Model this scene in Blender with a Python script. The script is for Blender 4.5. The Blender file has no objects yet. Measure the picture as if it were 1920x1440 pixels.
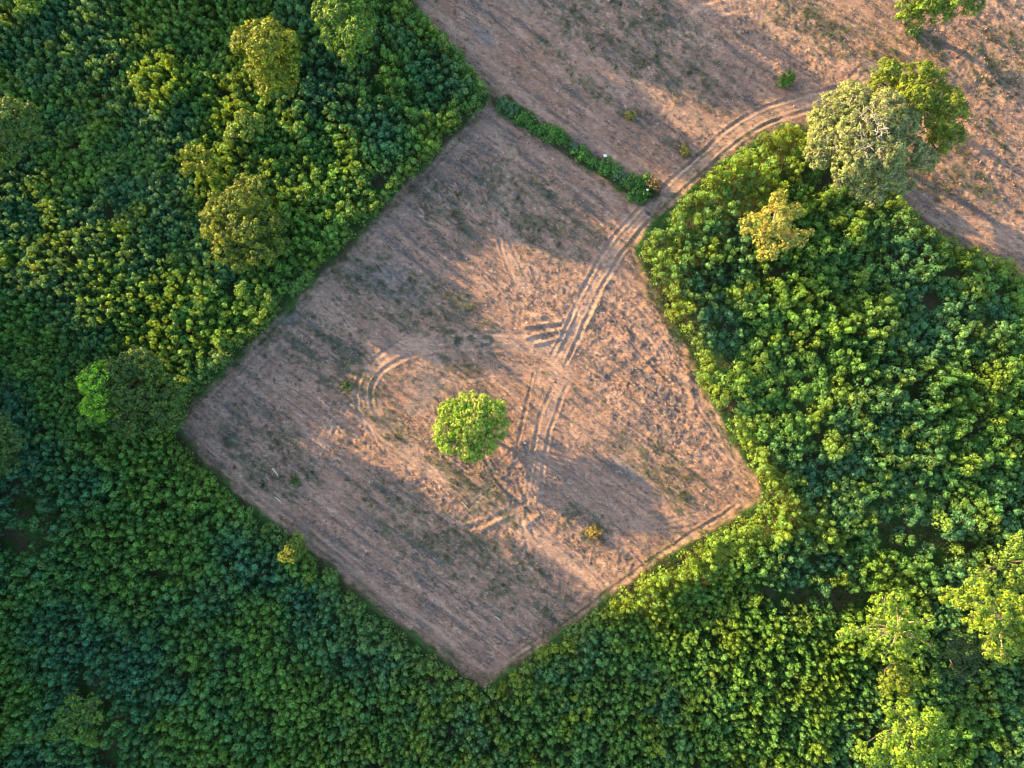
import bpy, math
import numpy as np

S = 25.0            # photo pixels per metre on the ground
H = 51.2            # camera height
rng = np.random.default_rng(7)
SC = bpy.context.scene
COL = SC.collection

# ------------------------------------------------------------------ helpers
def wx(px, z=0.0): return (np.asarray(px, float) - 960) / S * (H - z) / H
def wy(py, z=0.0): return (720 - np.asarray(py, float)) / S * (H - z) / H
def W(px, py, z=0.0): return (float(wx(px, z)), float(wy(py, z)), float(z))

_tabs = {}
def vnoise(x, y, seed=0):
    """smooth value noise in -1..1"""
    if seed not in _tabs: _tabs[seed] = np.random.default_rng(seed + 991).uniform(-1, 1, (256, 256))
    t = _tabs[seed]
    xi = np.floor(x).astype(np.int64); yi = np.floor(y).astype(np.int64)
    fx = x - xi; fy = y - yi
    fx = fx * fx * (3 - 2 * fx); fy = fy * fy * (3 - 2 * fy)
    x0 = xi & 255; x1 = (xi + 1) & 255; y0 = yi & 255; y1 = (yi + 1) & 255
    a = t[x0, y0]; b = t[x1, y0]; c = t[x0, y1]; d = t[x1, y1]
    return (a + (b - a) * fx) * (1 - fy) + (c + (d - c) * fx) * fy
def fbm(x, y, seed=0, oct=4, gain=0.5):
    s = 0; a = 1; n = 0
    for i in range(oct):
        s = s + a * vnoise(x * 2 ** i + 17.3 * i, y * 2 ** i - 9.1 * i, seed + i); n += a; a *= gain
    return s / n
def sstep(a, b, x):
    t = np.clip((x - a) / (b - a), 0, 1); return t * t * (3 - 2 * t)
def inpoly(x, y, P):
    r = np.zeros(np.shape(x), bool); n = len(P)
    for i in range(n):
        x0, y0 = P[i]; x1, y1 = P[(i + 1) % n]
        if y0 == y1: continue
        c = ((y0 > y) != (y1 > y)) & (x < (x1 - x0) * (y - y0) / (y1 - y0) + x0)
        r ^= c
    return r
def pdist(x, y, P, closed=False, along=False):
    """distance to a polyline; with along=True also signed side"""
    best = np.full(np.shape(x), 1e9); side = np.zeros(np.shape(x))
    m = len(P) if closed else len(P) - 1
    for i in range(m):
        x0, y0 = P[i]; x1, y1 = P[(i + 1) % len(P)]
        dx, dy = x1 - x0, y1 - y0; L = dx * dx + dy * dy + 1e-9
        t = np.clip(((x - x0) * dx + (y - y0) * dy) / L, 0, 1)
        ex = x - x0 - t * dx; ey = y - y0 - t * dy
        d = np.hypot(ex, ey)
        if along:
            s = np.sign(dx * (y - y0) - dy * (x - x0)); side = np.where(d < best, s, side)
        best = np.minimum(best, d)
    return best * side if along else best
def smooth_line(P, n=6):
    P = np.array(P, float); out = []
    Q = np.vstack([2 * P[0] - P[1], P, 2 * P[-1] - P[-2]])
    for i in range(1, len(Q) - 2):
        for k in range(n):
            t = k / n
            out.append(0.5 * ((2 * Q[i]) + (-Q[i-1] + Q[i+1]) * t + (2*Q[i-1] - 5*Q[i] + 4*Q[i+1] - Q[i+2]) * t*t + (-Q[i-1] + 3*Q[i] - 3*Q[i+1] + Q[i+2]) * t**3))
    out.append(P[-1]); return [tuple(p) for p in out]

def quad_mesh(name, V, F, col=None, mat=None):
    """V (n,3), F (m,4) -> mesh; col per vertex"""
    me = bpy.data.meshes.new(name)
    V = np.ascontiguousarray(V, np.float32); F = np.ascontiguousarray(F, np.int32); k = F.shape[1]
    me.vertices.add(len(V)); me.vertices.foreach_set('co', V.ravel())
    me.loops.add(F.size); me.loops.foreach_set('vertex_index', F.ravel())
    me.polygons.add(len(F)); me.polygons.foreach_set('loop_start', np.arange(0, F.size, k, dtype=np.int32))
    if col is not None:
        a = me.attributes.new('tint', 'FLOAT_COLOR', 'POINT')
        c = np.ones((len(V), 4), np.float32); c[:, :3] = col; a.data.foreach_set('color', c.ravel())
    if mat: me.materials.append(mat)
    me.update(calc_edges=True)
    return me
def link(name, me, parent=None):
    o = bpy.data.objects.new(name, me); COL.objects.link(o)
    if parent: o.parent = parent
    return o
def tag(o, label=None, cat=None, group=None, kind=None):
    for k, v in (('label', label), ('category', cat), ('group', group), ('kind', kind)):
        if v: o[k] = v
    return o
def unit(v): return v / np.maximum(np.linalg.norm(v, axis=-1, keepdims=True), 1e-9)
def rand_dir(n, r=rng):
    return unit(r.normal(size=(n, 3)))
class Leaves:
    """collects small leaf-shaped quads (rhombi)"""
    def __init__(s): s.V = []; s.C = []
    def add(s, c, a, b, col, bend=0.0):
        c = np.asarray(c, float)
        v = np.stack([c - a, c + b - a * 0.1, c + a, c - b - a * 0.1], 1)
        s.V.append(v.reshape(-1, 3)); s.C.append(np.repeat(col, 4, axis=0))
    def data(s): return np.vstack(s.V), np.vstack(s.C)
    def mesh(s, name, mat):
        V, C = s.data(); return quad_mesh(name, V, np.arange(len(V)).reshape(-1, 4), C, mat)
def tube(P, R, n=6, col=(0.1, 0.08, 0.06)):
    """tapered tube through P with radii R -> V,F"""
    P = np.array(P, float); V = []; F = []
    for i, p in enumerate(P):
        d = unit((P[min(i + 1, len(P) - 1)] - P[max(i - 1, 0)])[None])[0]
        u = np.cross(d, [0.3, 0.9, 0.1]); u /= np.linalg.norm(u); w = np.cross(d, u)
        for k in range(n):
            a = 2 * math.pi * k / n; V.append(p + R[i] * (math.cos(a) * u + math.sin(a) * w))
    for i in range(len(P) - 1):
        for k in range(n):
            F.append((i*n + k, i*n + (k+1) % n, (i+1)*n + (k+1) % n, (i+1)*n + k))
    return np.array(V), np.array(F)
def tubes_mesh(name, L, mat, col):
    V = []; F = []; o = 0
    for P, R in L:
        v, f = tube(P, R); V.append(v); F.append(f + o); o += len(v)
    V = np.vstack(V)
    c = np.array(col)[None] * (1 + 0.25 * vnoise(V[:, 0] * 5, V[:, 1] * 5 + V[:, 2] * 3, 3))[:, None]
    return quad_mesh(name, V, np.vstack(F), c, mat)

# ------------------------------------------------------------------ materials
def new_mat(name):
    m = bpy.data.materials.new(name); m.use_nodes = True; nt = m.node_tree; nt.nodes.clear(); return m, nt
def leaf_mat(name, trans=0.35, rough=0.55, tr_tint=(1.6, 1.35, 0.35), spec=0.3):
    m, nt = new_mat(name); N = nt.nodes; L = nt.links
    out = N.new('ShaderNodeOutputMaterial')
    at = N.new('ShaderNodeAttribute'); at.attribute_name = 'tint'
    oi = N.new('ShaderNodeObjectInfo')
    p = N.new('ShaderNodeBsdfPrincipled'); p.inputs['Roughness'].default_value = rough
    p.inputs['Specular IOR Level'].default_value = spec
    geo = N.new('ShaderNodeTexCoord')
    no = N.new('ShaderNodeTexNoise'); no.inputs['Scale'].default_value = 9.0; L.new(geo.outputs['Object'], no.inputs['Vector'])
    mr = N.new('ShaderNodeMapRange'); mr.inputs[1].default_value = 0.3; mr.inputs[2].default_value = 0.7; mr.inputs[3].default_value = 0.8; mr.inputs[4].default_value = 1.2
    L.new(no.outputs[0], mr.inputs[0])
    vm = N.new('ShaderNodeVectorMath'); vm.operation = 'SCALE'
    L.new(at.outputs['Color'], vm.inputs[0]); L.new(mr.outputs[0], vm.inputs['Scale'])
    L.new(vm.outputs[0], p.inputs['Base Color'])
    t = N.new('ShaderNodeBsdfTranslucent')
    vt = N.new('ShaderNodeVectorMath'); vt.operation = 'MULTIPLY'; vt.inputs[1].default_value = tr_tint
    L.new(vm.outputs[0], vt.inputs[0]); L.new(vt.outputs[0], t.inputs['Color'])
    mx = N.new('ShaderNodeMixShader'); mx.inputs[0].default_value = trans
    L.new(p.outputs[0], mx.inputs[1]); L.new(t.outputs[0], mx.inputs[2]); L.new(mx.outputs[0], out.inputs[0])
    return m
def soil_mat():
    m, nt = new_mat('soil'); N = nt.nodes; L = nt.links
    out = N.new('ShaderNodeOutputMaterial'); p = N.new('ShaderNodeBsdfPrincipled')
    p.inputs['Roughness'].default_value = 0.95; p.inputs['Specular IOR Level'].default_value = 0.1
    at = N.new('ShaderNodeAttribute'); at.attribute_name = 'tint'
    tc = N.new('ShaderNodeTexCoord')
    def noise(sc, det=6, rough=0.6):
        n = N.new('ShaderNodeTexNoise'); n.inputs['Scale'].default_value = sc; n.inputs['Detail'].default_value = det
        n.inputs['Roughness'].default_value = rough; L.new(tc.outputs['Object'], n.inputs['Vector']); return n
    n1 = noise(3.0); n2 = noise(14.0, 4)
    mp = N.new('ShaderNodeMapping'); mp.inputs['Rotation'].default_value = (0, 0, math.radians(36)); mp.inputs['Scale'].default_value = (1.2, 9.0, 1)
    L.new(tc.outputs['Object'], mp.inputs[0])
    n3 = N.new('ShaderNodeTexNoise'); n3.inputs['Scale'].default_value = 1.0; n3.inputs['Detail'].default_value = 5; L.new(mp.outputs[0], n3.inputs['Vector'])
    def mr(src, a, b, lo=0.3, hi=0.7):
        r = N.new('ShaderNodeMapRange'); r.inputs[1].default_value = lo; r.inputs[2].default_value = hi; r.inputs[3].default_value = a; r.inputs[4].default_value = b
        L.new(src, r.inputs[0]); return r.outputs[0]
    def mul(a, b):
        q = N.new('ShaderNodeMath'); q.operation = 'MULTIPLY'; L.new(a, q.inputs[0]); L.new(b, q.inputs[1]); return q.outputs[0]
    f = mul(mul(mr(n1.outputs[0], 0.86, 1.14), mr(n2.outputs[0], 0.74, 1.26)), mr(n3.outputs[0], 0.86, 1.14))
    vm = N.new('ShaderNodeVectorMath'); vm.operation = 'SCALE'; L.new(at.outputs['Color'], vm.inputs[0]); L.new(f, vm.inputs['Scale'])
    L.new(vm.outputs[0], p.inputs['Base Color'])
    nb = noise(11.0, 8, 0.65)
    b = N.new('ShaderNodeBump'); b.inputs['Strength'].default_value = 0.9; b.inputs['Distance'].default_value = 0.08
    L.new(nb.outputs[0], b.inputs['Height']); L.new(b.outputs[0], p.inputs['Normal'])
    L.new(p.outputs[0], out.inputs[0]); return m
def plain_mat(name, rough=0.8):
    m, nt = new_mat(name); N = nt.nodes; L = nt.links
    out = N.new('ShaderNodeOutputMaterial'); p = N.new('ShaderNodeBsdfPrincipled'); p.inputs['Roughness'].default_value = rough
    at = N.new('ShaderNodeAttribute'); at.attribute_name = 'tint'
    tc = N.new('ShaderNodeTexCoord'); n = N.new('ShaderNodeTexNoise'); n.inputs['Scale'].default_value = 12; L.new(tc.outputs['Object'], n.inputs['Vector'])
    r = N.new('ShaderNodeMapRange'); r.inputs[1].default_value = .3; r.inputs[2].default_value = .7; r.inputs[3].default_value = .75; r.inputs[4].default_value = 1.25
    L.new(n.outputs[0], r.inputs[0]); vm = N.new('ShaderNodeVectorMath'); vm.operation = 'SCALE'
    L.new(at.outputs['Color'], vm.inputs[0]); L.new(r.outputs[0], vm.inputs['Scale']); L.new(vm.outputs[0], p.inputs['Base Color'])
    L.new(p.outputs[0], out.inputs[0]); return m
M_CROP = leaf_mat('crop_leaf', 0.42, 0.48, (4.0, 1.8, 0.2))
M_TREE = leaf_mat('tree_leaf', 0.22, 0.55, (1.9, 1.6, 0.2))
M_GRASS = leaf_mat('grass_blade', 0.3, 0.6)
M_SOIL = soil_mat()
M_BARK = plain_mat('bark', 0.9)
M_DRY = plain_mat('dry_residue', 0.85)

# ------------------------------------------------------------------ layout (photo pixels)
SOIL = [(740,-400),(768,-120),(772,-20),(792,32),(850,92),(888,136),(925,178),(903,207),(835,280),(800,318),(760,355),(720,400),(680,445),
        (640,487),(600,525),(560,566),(520,605),(475,650),(430,692),(395,725),(365,757),(335,797),(375,848),(415,892),(450,922),(480,950),(525,980),(560,1007),(632,1068),(700,1133),
        (775,1188),(855,1247),(905,1284),(935,1264),(1010,1210),(1060,1172),(1110,1137),(1175,1085),(1240,1040),(1290,1010),(1340,986),(1385,960),(1428,930),(1408,893),
        (1385,860),(1350,795),(1312,720),(1285,660),(1250,605),(1222,545),(1200,505),(1183,466),(1205,435),(1240,396),(1290,352),(1350,301),
        (1400,268),(1450,246),(1520,234),(1600,270),(1690,382),(1740,425),(1800,457),(1850,480),(1920,512),(2100,600),(2400,740),(2400,-400)]
HEDGE = [(921,183),(950,184),(990,212),(1020,232),(1060,254),(1110,287),(1150,312),(1185,333),(1230,340),(1237,365),(1205,381),(1150,346),(1095,312),(1030,270),(975,236),(935,214)]
ROAD = smooth_line([(1640,165),(1580,178),(1520,192),(1440,216),(1380,250),(1325,298),(1265,352),(1212,400),(1160,458),(1122,520),(1086,592),(1052,668),(1040,695)])
ROAD2 = smooth_line([(1064,696),(1044,738),(1024,790),(1011,850),(1004,905),(1002,935)])
LOOP = smooth_line([(1040,655),(960,640),(890,640),(820,640),(758,656),(708,686),(682,730),(690,778),(730,820),(790,866),(860,905),(920,950),(985,990),(1050,1040),(1100,1075),(1140,1098)])
TRK_N = smooth_line([(915,215),(942,255),(955,305),(946,360),(942,420),(955,480),(985,540)])
RIDGE = smooth_line([(945,615),(1000,660),(1060,706),(1120,750),(1180,792),(1250,845),(1320,900),(1380,945)])
DRAG = smooth_line([(905,850),(935,905),(985,950),(1040,1005),(1085,1050),(1135,1092)])
FANA = smooth_line([(985,940),(930,970),(880,990),(800,1010)])
FANB = smooth_line([(975,955),(985,1010),(1000,1060),(1040,1090)])
FANC = smooth_line([(970,900),(985,930),(1020,960),(1060,980)])
EDGE_SE = smooth_line([(1415,945),(1330,995),(1235,1055),(1165,1105),(1095,1160),(1010,1215),(930,1262)])
EDGE_SW = smooth_line([(360,800),(430,872),(520,955),(620,1035),(715,1115),(800,1180),(880,1240)])
EDGE_NW = smooth_line([(905,232),(830,312),(740,410),(650,505),(560,600),(470,690),(390,765)])
X_A = smooth_line([(1140,540),(1200,600),(1270,690),(1340,790),(1400,890)])
X_B = smooth_line([(1010,700),(940,690),(870,700),(800,680),(700,640),(600,600)])
X_C = smooth_line([(1010,870),(1060,920),(1130,960),(1230,985),(1330,965)])
X_D = smooth_line([(680,700),(640,760),(600,840),(560,930)])
UP_A = smooth_line([(800,10),(860,70),(920,130),(1000,205),(1100,275),(1200,330),(1300,372)])
UP_B = smooth_line([(940,-30),(1010,30),(1100,90),(1200,160),(1300,225),(1400,262)])
UP_C = smooth_line([(1150,-40),(1060,60),(1080,110),(1160,170)])
UP_D = smooth_line([(1640,300),(1720,370),(1800,415),(1880,440),(1960,455)])
UP_E = smooth_line([(1700,230),(1790,320),(1880,400),(1960,470)])
UP_F = smooth_line([(1280,60),(1320,20),(1400,10),(1480,60),(1580,120)])
CD = (math.cos(math.radians(36)), math.sin(math.radians(36)))
def rowc(px, py): return px * CD[0] + py * CD[1], -px * CD[1] + py * CD[0]
def blob(px, py, L, soft=0.35):
    m = np.zeros(np.shape(px))
    for (x, y, a, b, ang) in L:
        c, s = math.cos(math.radians(ang)), math.sin(math.radians(ang))
        dx = px - x; dy = py - y
        q = np.hypot((dx * c + dy * s) / a, (-dx * s + dy * c) / b)
        m = np.maximum(m, 1 - sstep(1 - soft, 1 + soft, q))
    return m

# ------------------------------------------------------------------ terrain
def base_h(px, py): return 0.28 * fbm(px / 420, py / 420, 50, 3)
def terrain(px, py):
    inS = inpoly(px, py, SOIL); dS = pdist(px, py, SOIL, True); sd = np.where(inS, dS, -dS)
    hd = pdist(px, py, HEDGE, True); inH = inpoly(px, py, HEDGE); hsd = np.where(inH, hd, -hd)
    warp = 26 * fbm(px / 150, py / 150, 5, 3)
    r, s = rowc(px, py)
    upper = sstep(0, 60, (px - 905) * 0.54 - (py - 190) * 0.84)       # north of the hedge line
    h = base_h(px, py)
    fld = sstep(-4, 8, sd) * (1 - sstep(-4, 4, hsd))
    edge_w = 11 * fbm(px / 32, py / 32, 77, 4)
    # rough zones churned by wheels
    rough = 0.42 + 0.58 * blob(px, py, [(1230,700,270,110,40),(1040,560,80,70,0),(960,960,260,110,38),(1100,1030,130,90,40),(700,850,170,60,30),(1300,850,120,80,45),
                                        (1480,90,250,70,35),(1800,300,240,90,38),(1290,240,110,50,30),(1180,190,60,30,20),(1850,100,130,110,30)])
    rough *= 0.75 + 0.5 * fbm(px / 60, py / 60, 21, 3)
    # compaction along tracks
    roads = [(ROAD, 15, .72, 4.6), (ROAD2, 12, .55, 4.4), (LOOP, 14, 0.72, 5), (TRK_N, 10, 0.5, 4), (EDGE_SE, 13, .55, 4.5), (EDGE_SW, 12, .4, 4.5), (EDGE_NW, 12, .4, 4.5), (X_A, 12, .35, 4), (X_B, 12, .3, 4), (X_C, 11, .3, 4), (X_D, 12, .3, 4),
             (UP_A, 14, .5, 6), (UP_B, 14, .45, 6), (UP_C, 13, .4, 6), (UP_D, 16, .6, 6), (UP_E, 13, .45, 6), (UP_F, 13, .4, 6)]
    comp = np.zeros(np.shape(px)); rut = np.zeros(np.shape(px)); rim = np.zeros(np.shape(px))
    wv = 3.0 * vnoise(px / 30, py / 30, 31)
    for P, off, k, wd in roads:
        d = pdist(px, py, P) + wv * 0.6
        n = 0.72 + 0.75 * fbm(px / 38, py / 38, 33, 3)
        comp = np.maximum(comp, k * (1 - sstep(off * 0.9, off * 1.9, d)))
        cap = sstep(0, 26, np.minimum(np.hypot(px - P[0][0], py - P[0][1]), np.hypot(px - P[-1][0], py - P[-1][1])) - off * 1.1)
        n = n * cap
        for o2, kk in ((off, 1.0), (off * 0.35, 0.15)):
            q = np.abs(d - o2) / wd
            rut = np.maximum(rut, kk * k * n * (1 - sstep(0.2, 1.0, q)))
            rim = np.maximum(rim, kk * k * n * np.exp(-((q - 1.35) / 0.35) ** 2))
    FAN = [smooth_line(q) for q in ([(1000,930),(1035,1000),(1090,1062)],[(960,885),(905,930),(850,978),(790,1005)],[(1020,700),(1100,790),(1190,862),(1290,900)],[(690,800),(720,850),(790,900),(860,935)],
          [(1075,640),(1150,700),(1240,790),(1330,860)],[(985,960),(1010,1020),(1060,1070),(1120,1110)],[(960,935),(955,1000),(985,1050)],[(1000,700),(980,790),(965,860)],[(1120,560),(1180,640),(1260,720)],
          [(870,600),(960,650),(1040,700)],[(620,820),(720,870),(820,930),(930,1010)],[(540,830),(660,890),(780,970),(900,1060)])]
    for P, k, wd in [(q, .34, 3.2) for q in FAN] + [(RIDGE, .55, 4.5), (DRAG, .6, 5), (FANA, .45, 6), (FANB, .4, 5), (FANC, .4, 5)]:
        d = pdist(px, py, P) + wv * 0.5; q = d / wd
        rut = np.maximum(rut, k * (1 - sstep(0.2, 1.0, q))); rim = np.maximum(rim, k * np.exp(-((q - 1.4) / 0.4) ** 2))
    comp = np.clip(comp, 0, 1)
    loose = (1 - 0.8 * comp)
    rows = np.sin(2 * math.pi * (s + warp * 0.2) / 24) * (0.4 + 0.9 * sstep(-.2, .5, fbm(px / 120, py / 120, 41, 2)))
    streak = fbm(r / 55, (s + warp * .2) / 8.5, 43, 4, 0.55)
    cl = fbm(px / 11, py / 11, 45, 4, 0.6); ridge = 1 - np.abs(fbm(px / 15 + 2 * cl, py / 15, 47, 3)) * 2.2
    d_h = 0.034 * rows * loose + 0.085 * streak * loose + (0.10 * cl + 0.018 * ridge + 0.05 * fbm(r / 14, s / 5, 48, 3, .6)) * rough * loose
    d_h += 0.02 * vnoise(px / 3.2, py / 3.2, 49) * (0.4 + rough) * (1 - .6 * comp)
    d_h += -0.10 * rut + 0.06 * rim + 0.10 * fbm(px / 90, py / 70, 55, 3)
    for (a, b_, k, wd) in (((985,612),(1052,603),.13,4),((988,632),(1058,616),.12,4),((1002,645),(1050,634),.10,3.5),((1000,595),(1020,592),.08,4),((1012,965),(985,985),.10,6),((940,975),(905,992),.10,5),((1010,905),(1008,935),.14,5),((1125,565),(1100,612),.10,5),((1290,700),(1300,760),.10,6),((1065,600),(1045,650),.07,6)):
        d_h = d_h + k * np.exp(-(pdist(px, py, [a, b_]) / wd) ** 2)
    h = h + fld * d_h + (1 - fld) * (0.06 * cl) + 0.12 * sstep(4, -8, sd) * sstep(-40, -6, sd)
    # ---- colour of the soil itself
    n1 = fbm(px / 140, py / 140, 61, 4); n2 = fbm(r / 70, s / 10, 63, 5, .6); n3 = fbm(px / 7, py / 7, 65, 4, .65)
    base = np.array([0.245, 0.150, 0.110]); pale = np.array([0.345, 0.232, 0.174]); grey = np.array([0.100, 0.088, 0.080]); red = np.array([0.28, 0.145, 0.088])
    c = np.zeros(np.shape(px) + (3,)) + base
    def mix(c, t, k): return c + (t - c) * k[..., None]
    c = mix(c, red, 0.5 * sstep(-.1, .5, n1) * (0.5 + .5 * upper))
    c = mix(c, pale, 0.55 * sstep(.0, .55, n2 + .3 * n3)); c = mix(c, pale, 0.65 * comp)
    c = mix(c, grey, 0.85 * sstep(.08, .40, -n2 + .35 * n3 - .10 * comp) * (1 - .6 * comp))
    spk = fbm(r / 9, s / 3.4, 67, 3, .6); spm = sstep(-.35, .25, fbm(px / 50, py / 50, 69, 3))
    c = mix(c, np.array([.065, .062, .052]), 0.85 * sstep(.24, .48, spk) * spm * (1 - .7 * comp))
    c = mix(c, np.array([.48, .33, .25]), 0.5 * sstep(.36, .6, fbm(r / 7, s / 4, 71, 3, .6)))
    grey_patch = blob(px, py, [(745,530,60,34,35),(700,520,30,25,0),(805,715,30,26,0),(797,745,26,20,0),(775,765,14,12,0),(905,65,34,12,45),(1190,890,50,9,38),(1640,130,30,14,50),(540,590,22,16,-40)], .6)  # grey ash patches, plus a thin grey streak right of the lone tree
    c = mix(c, np.array([.14, .135, .13]), 0.7 * grey_patch * (0.6 + .6 * np.clip(n3 + .3, 0, 1)))
    wet = 1.2 * blob(px, py, [(858,641,6,10,0),(913,631,9,3.5,0),(921,638,3.5,9,0),(904,647,3,5,0),(912,646,9,3,0),(1216,400,8,4,40)], .45) + 0.6 * sstep(.45, .8, rut) * blob(px, py, [(1330,290,260,140,0)], .3)
    c = mix(c, np.array([.07, .078, .08]), np.clip(0.9 * wet, 0, 1))
    wd = weed_map(px, py)
    c = mix(c, np.array([.065, .080, .045]), 0.62 * sstep(.33, .7, wd + .45 * n3))
    ph = 2 * math.pi * (s + warp * .2) / 24; gl = np.exp(-(np.abs(np.mod(ph / (2 * math.pi) + .25, 1) - .5) / .085) ** 2) * sstep(-.25, .35, fbm(r / 60, s / 30, 91, 3)) * (1 - comp)
    c = mix(c, np.array([.085, .078, .074]), .62 * gl * (.6 + .8 * np.clip(n3 + .4, 0, 1)))
    # plantation floor and grassy fringe
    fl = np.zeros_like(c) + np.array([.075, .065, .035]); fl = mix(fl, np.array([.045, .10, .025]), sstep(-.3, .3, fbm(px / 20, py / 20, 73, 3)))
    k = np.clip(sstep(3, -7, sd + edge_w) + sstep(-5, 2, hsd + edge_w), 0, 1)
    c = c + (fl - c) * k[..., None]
    fine = (1 + .25 * n3)[..., None]
    return h, np.clip(c * fine, .01, .8), sd, hsd, comp
def weed_map(px, py):
    r, s = rowc(px, py)
    z = blob(px, py, [(640,690,120,60,40),(850,400,80,50,40),(720,540,130,60,35),(830,590,120,50,35),(1040,100,60,18,42),(1085,140,80,16,40),(1200,60,200,80,35),(1330,95,30,40,60),
                      (1010,400,140,70,35),(560,640,90,60,40),(860,690,50,25,20),(1340,165,30,18,50),(1740,90,60,30,60),(1850,240,60,18,38),(1760,240,60,20,50),(1820,340,80,30,40),
                      (1300,600,110,50,40),(1240,880,100,50,40),(800,1000,160,60,35),(950,1080,160,70,38),(900,920,120,40,36),(770,820,110,30,36),(1290,280,50,14,25),(1190,215,40,14,20),
                      (1100,985,50,36,30),(1100,50,120,40,30),(500,850,120,70,38),(1550,60,160,40,30),(1650,90,60,40,30),(1880,120,80,80,30),(1770,310,60,60,0)], .5)
    n = fbm(r / 26, s / 9, 81, 4, .6)
    return (0.16 + 0.62 * z) * (0.55 + 0.9 * n + .5 * vnoise(px / 5, py / 5, 85)) + 0.06

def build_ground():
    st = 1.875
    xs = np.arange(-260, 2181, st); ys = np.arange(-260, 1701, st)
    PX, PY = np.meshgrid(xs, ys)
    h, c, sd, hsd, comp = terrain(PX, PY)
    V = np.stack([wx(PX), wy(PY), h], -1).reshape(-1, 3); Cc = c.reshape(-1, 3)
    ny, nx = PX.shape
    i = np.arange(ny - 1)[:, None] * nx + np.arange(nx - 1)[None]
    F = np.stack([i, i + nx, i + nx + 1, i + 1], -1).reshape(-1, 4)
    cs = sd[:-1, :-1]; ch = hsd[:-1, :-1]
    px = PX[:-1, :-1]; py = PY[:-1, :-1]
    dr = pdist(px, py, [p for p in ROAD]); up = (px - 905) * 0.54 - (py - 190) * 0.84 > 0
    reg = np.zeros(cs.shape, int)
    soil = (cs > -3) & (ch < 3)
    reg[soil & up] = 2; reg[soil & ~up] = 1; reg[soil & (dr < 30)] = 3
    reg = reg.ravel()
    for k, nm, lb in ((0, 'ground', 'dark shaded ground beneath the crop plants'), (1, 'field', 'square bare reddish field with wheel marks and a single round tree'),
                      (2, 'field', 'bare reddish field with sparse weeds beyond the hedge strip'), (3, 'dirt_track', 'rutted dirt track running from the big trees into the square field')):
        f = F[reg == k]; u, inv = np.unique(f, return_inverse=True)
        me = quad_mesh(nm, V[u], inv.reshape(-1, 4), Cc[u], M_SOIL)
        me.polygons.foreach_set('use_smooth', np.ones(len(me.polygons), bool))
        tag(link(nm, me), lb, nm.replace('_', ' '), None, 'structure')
    # land beyond, out to the horizon, joined just under the rim of the fine sheet
    rx0, rx1, ry0, ry1 = wx(-255), wx(2175), wy(1695), wy(-255)
    L = []; Fq = []
    R = [0, 20, 120, 900, 6000]
    for q in R:
        z = -0.35
        for (ax, ay) in ((rx0 - q, ry0 - q), (rx1 + q, ry0 - q), (rx1 + q, ry1 + q), (rx0 - q, ry1 + q)): L.append((float(ax), float(ay), z))
    for a in range(len(R) - 1):
        for b in range(4): Fq.append((a*4 + b, (a+1)*4 + b, (a+1)*4 + (b+1) % 4, a*4 + (b+1) % 4))
    V2 = np.array(L); me = quad_mesh('land', V2, np.array(Fq)[:, ::-1], np.tile([.07, .10, .035], (len(V2), 1)), M_SOIL)
    tag(link('land', me), 'green farmland reaching to the horizon', 'land', None, 'structure')
build_ground()

def ground_z(px, py):
    return terrain(np.asarray(px, float), np.asarray(py, float))[0]

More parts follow.
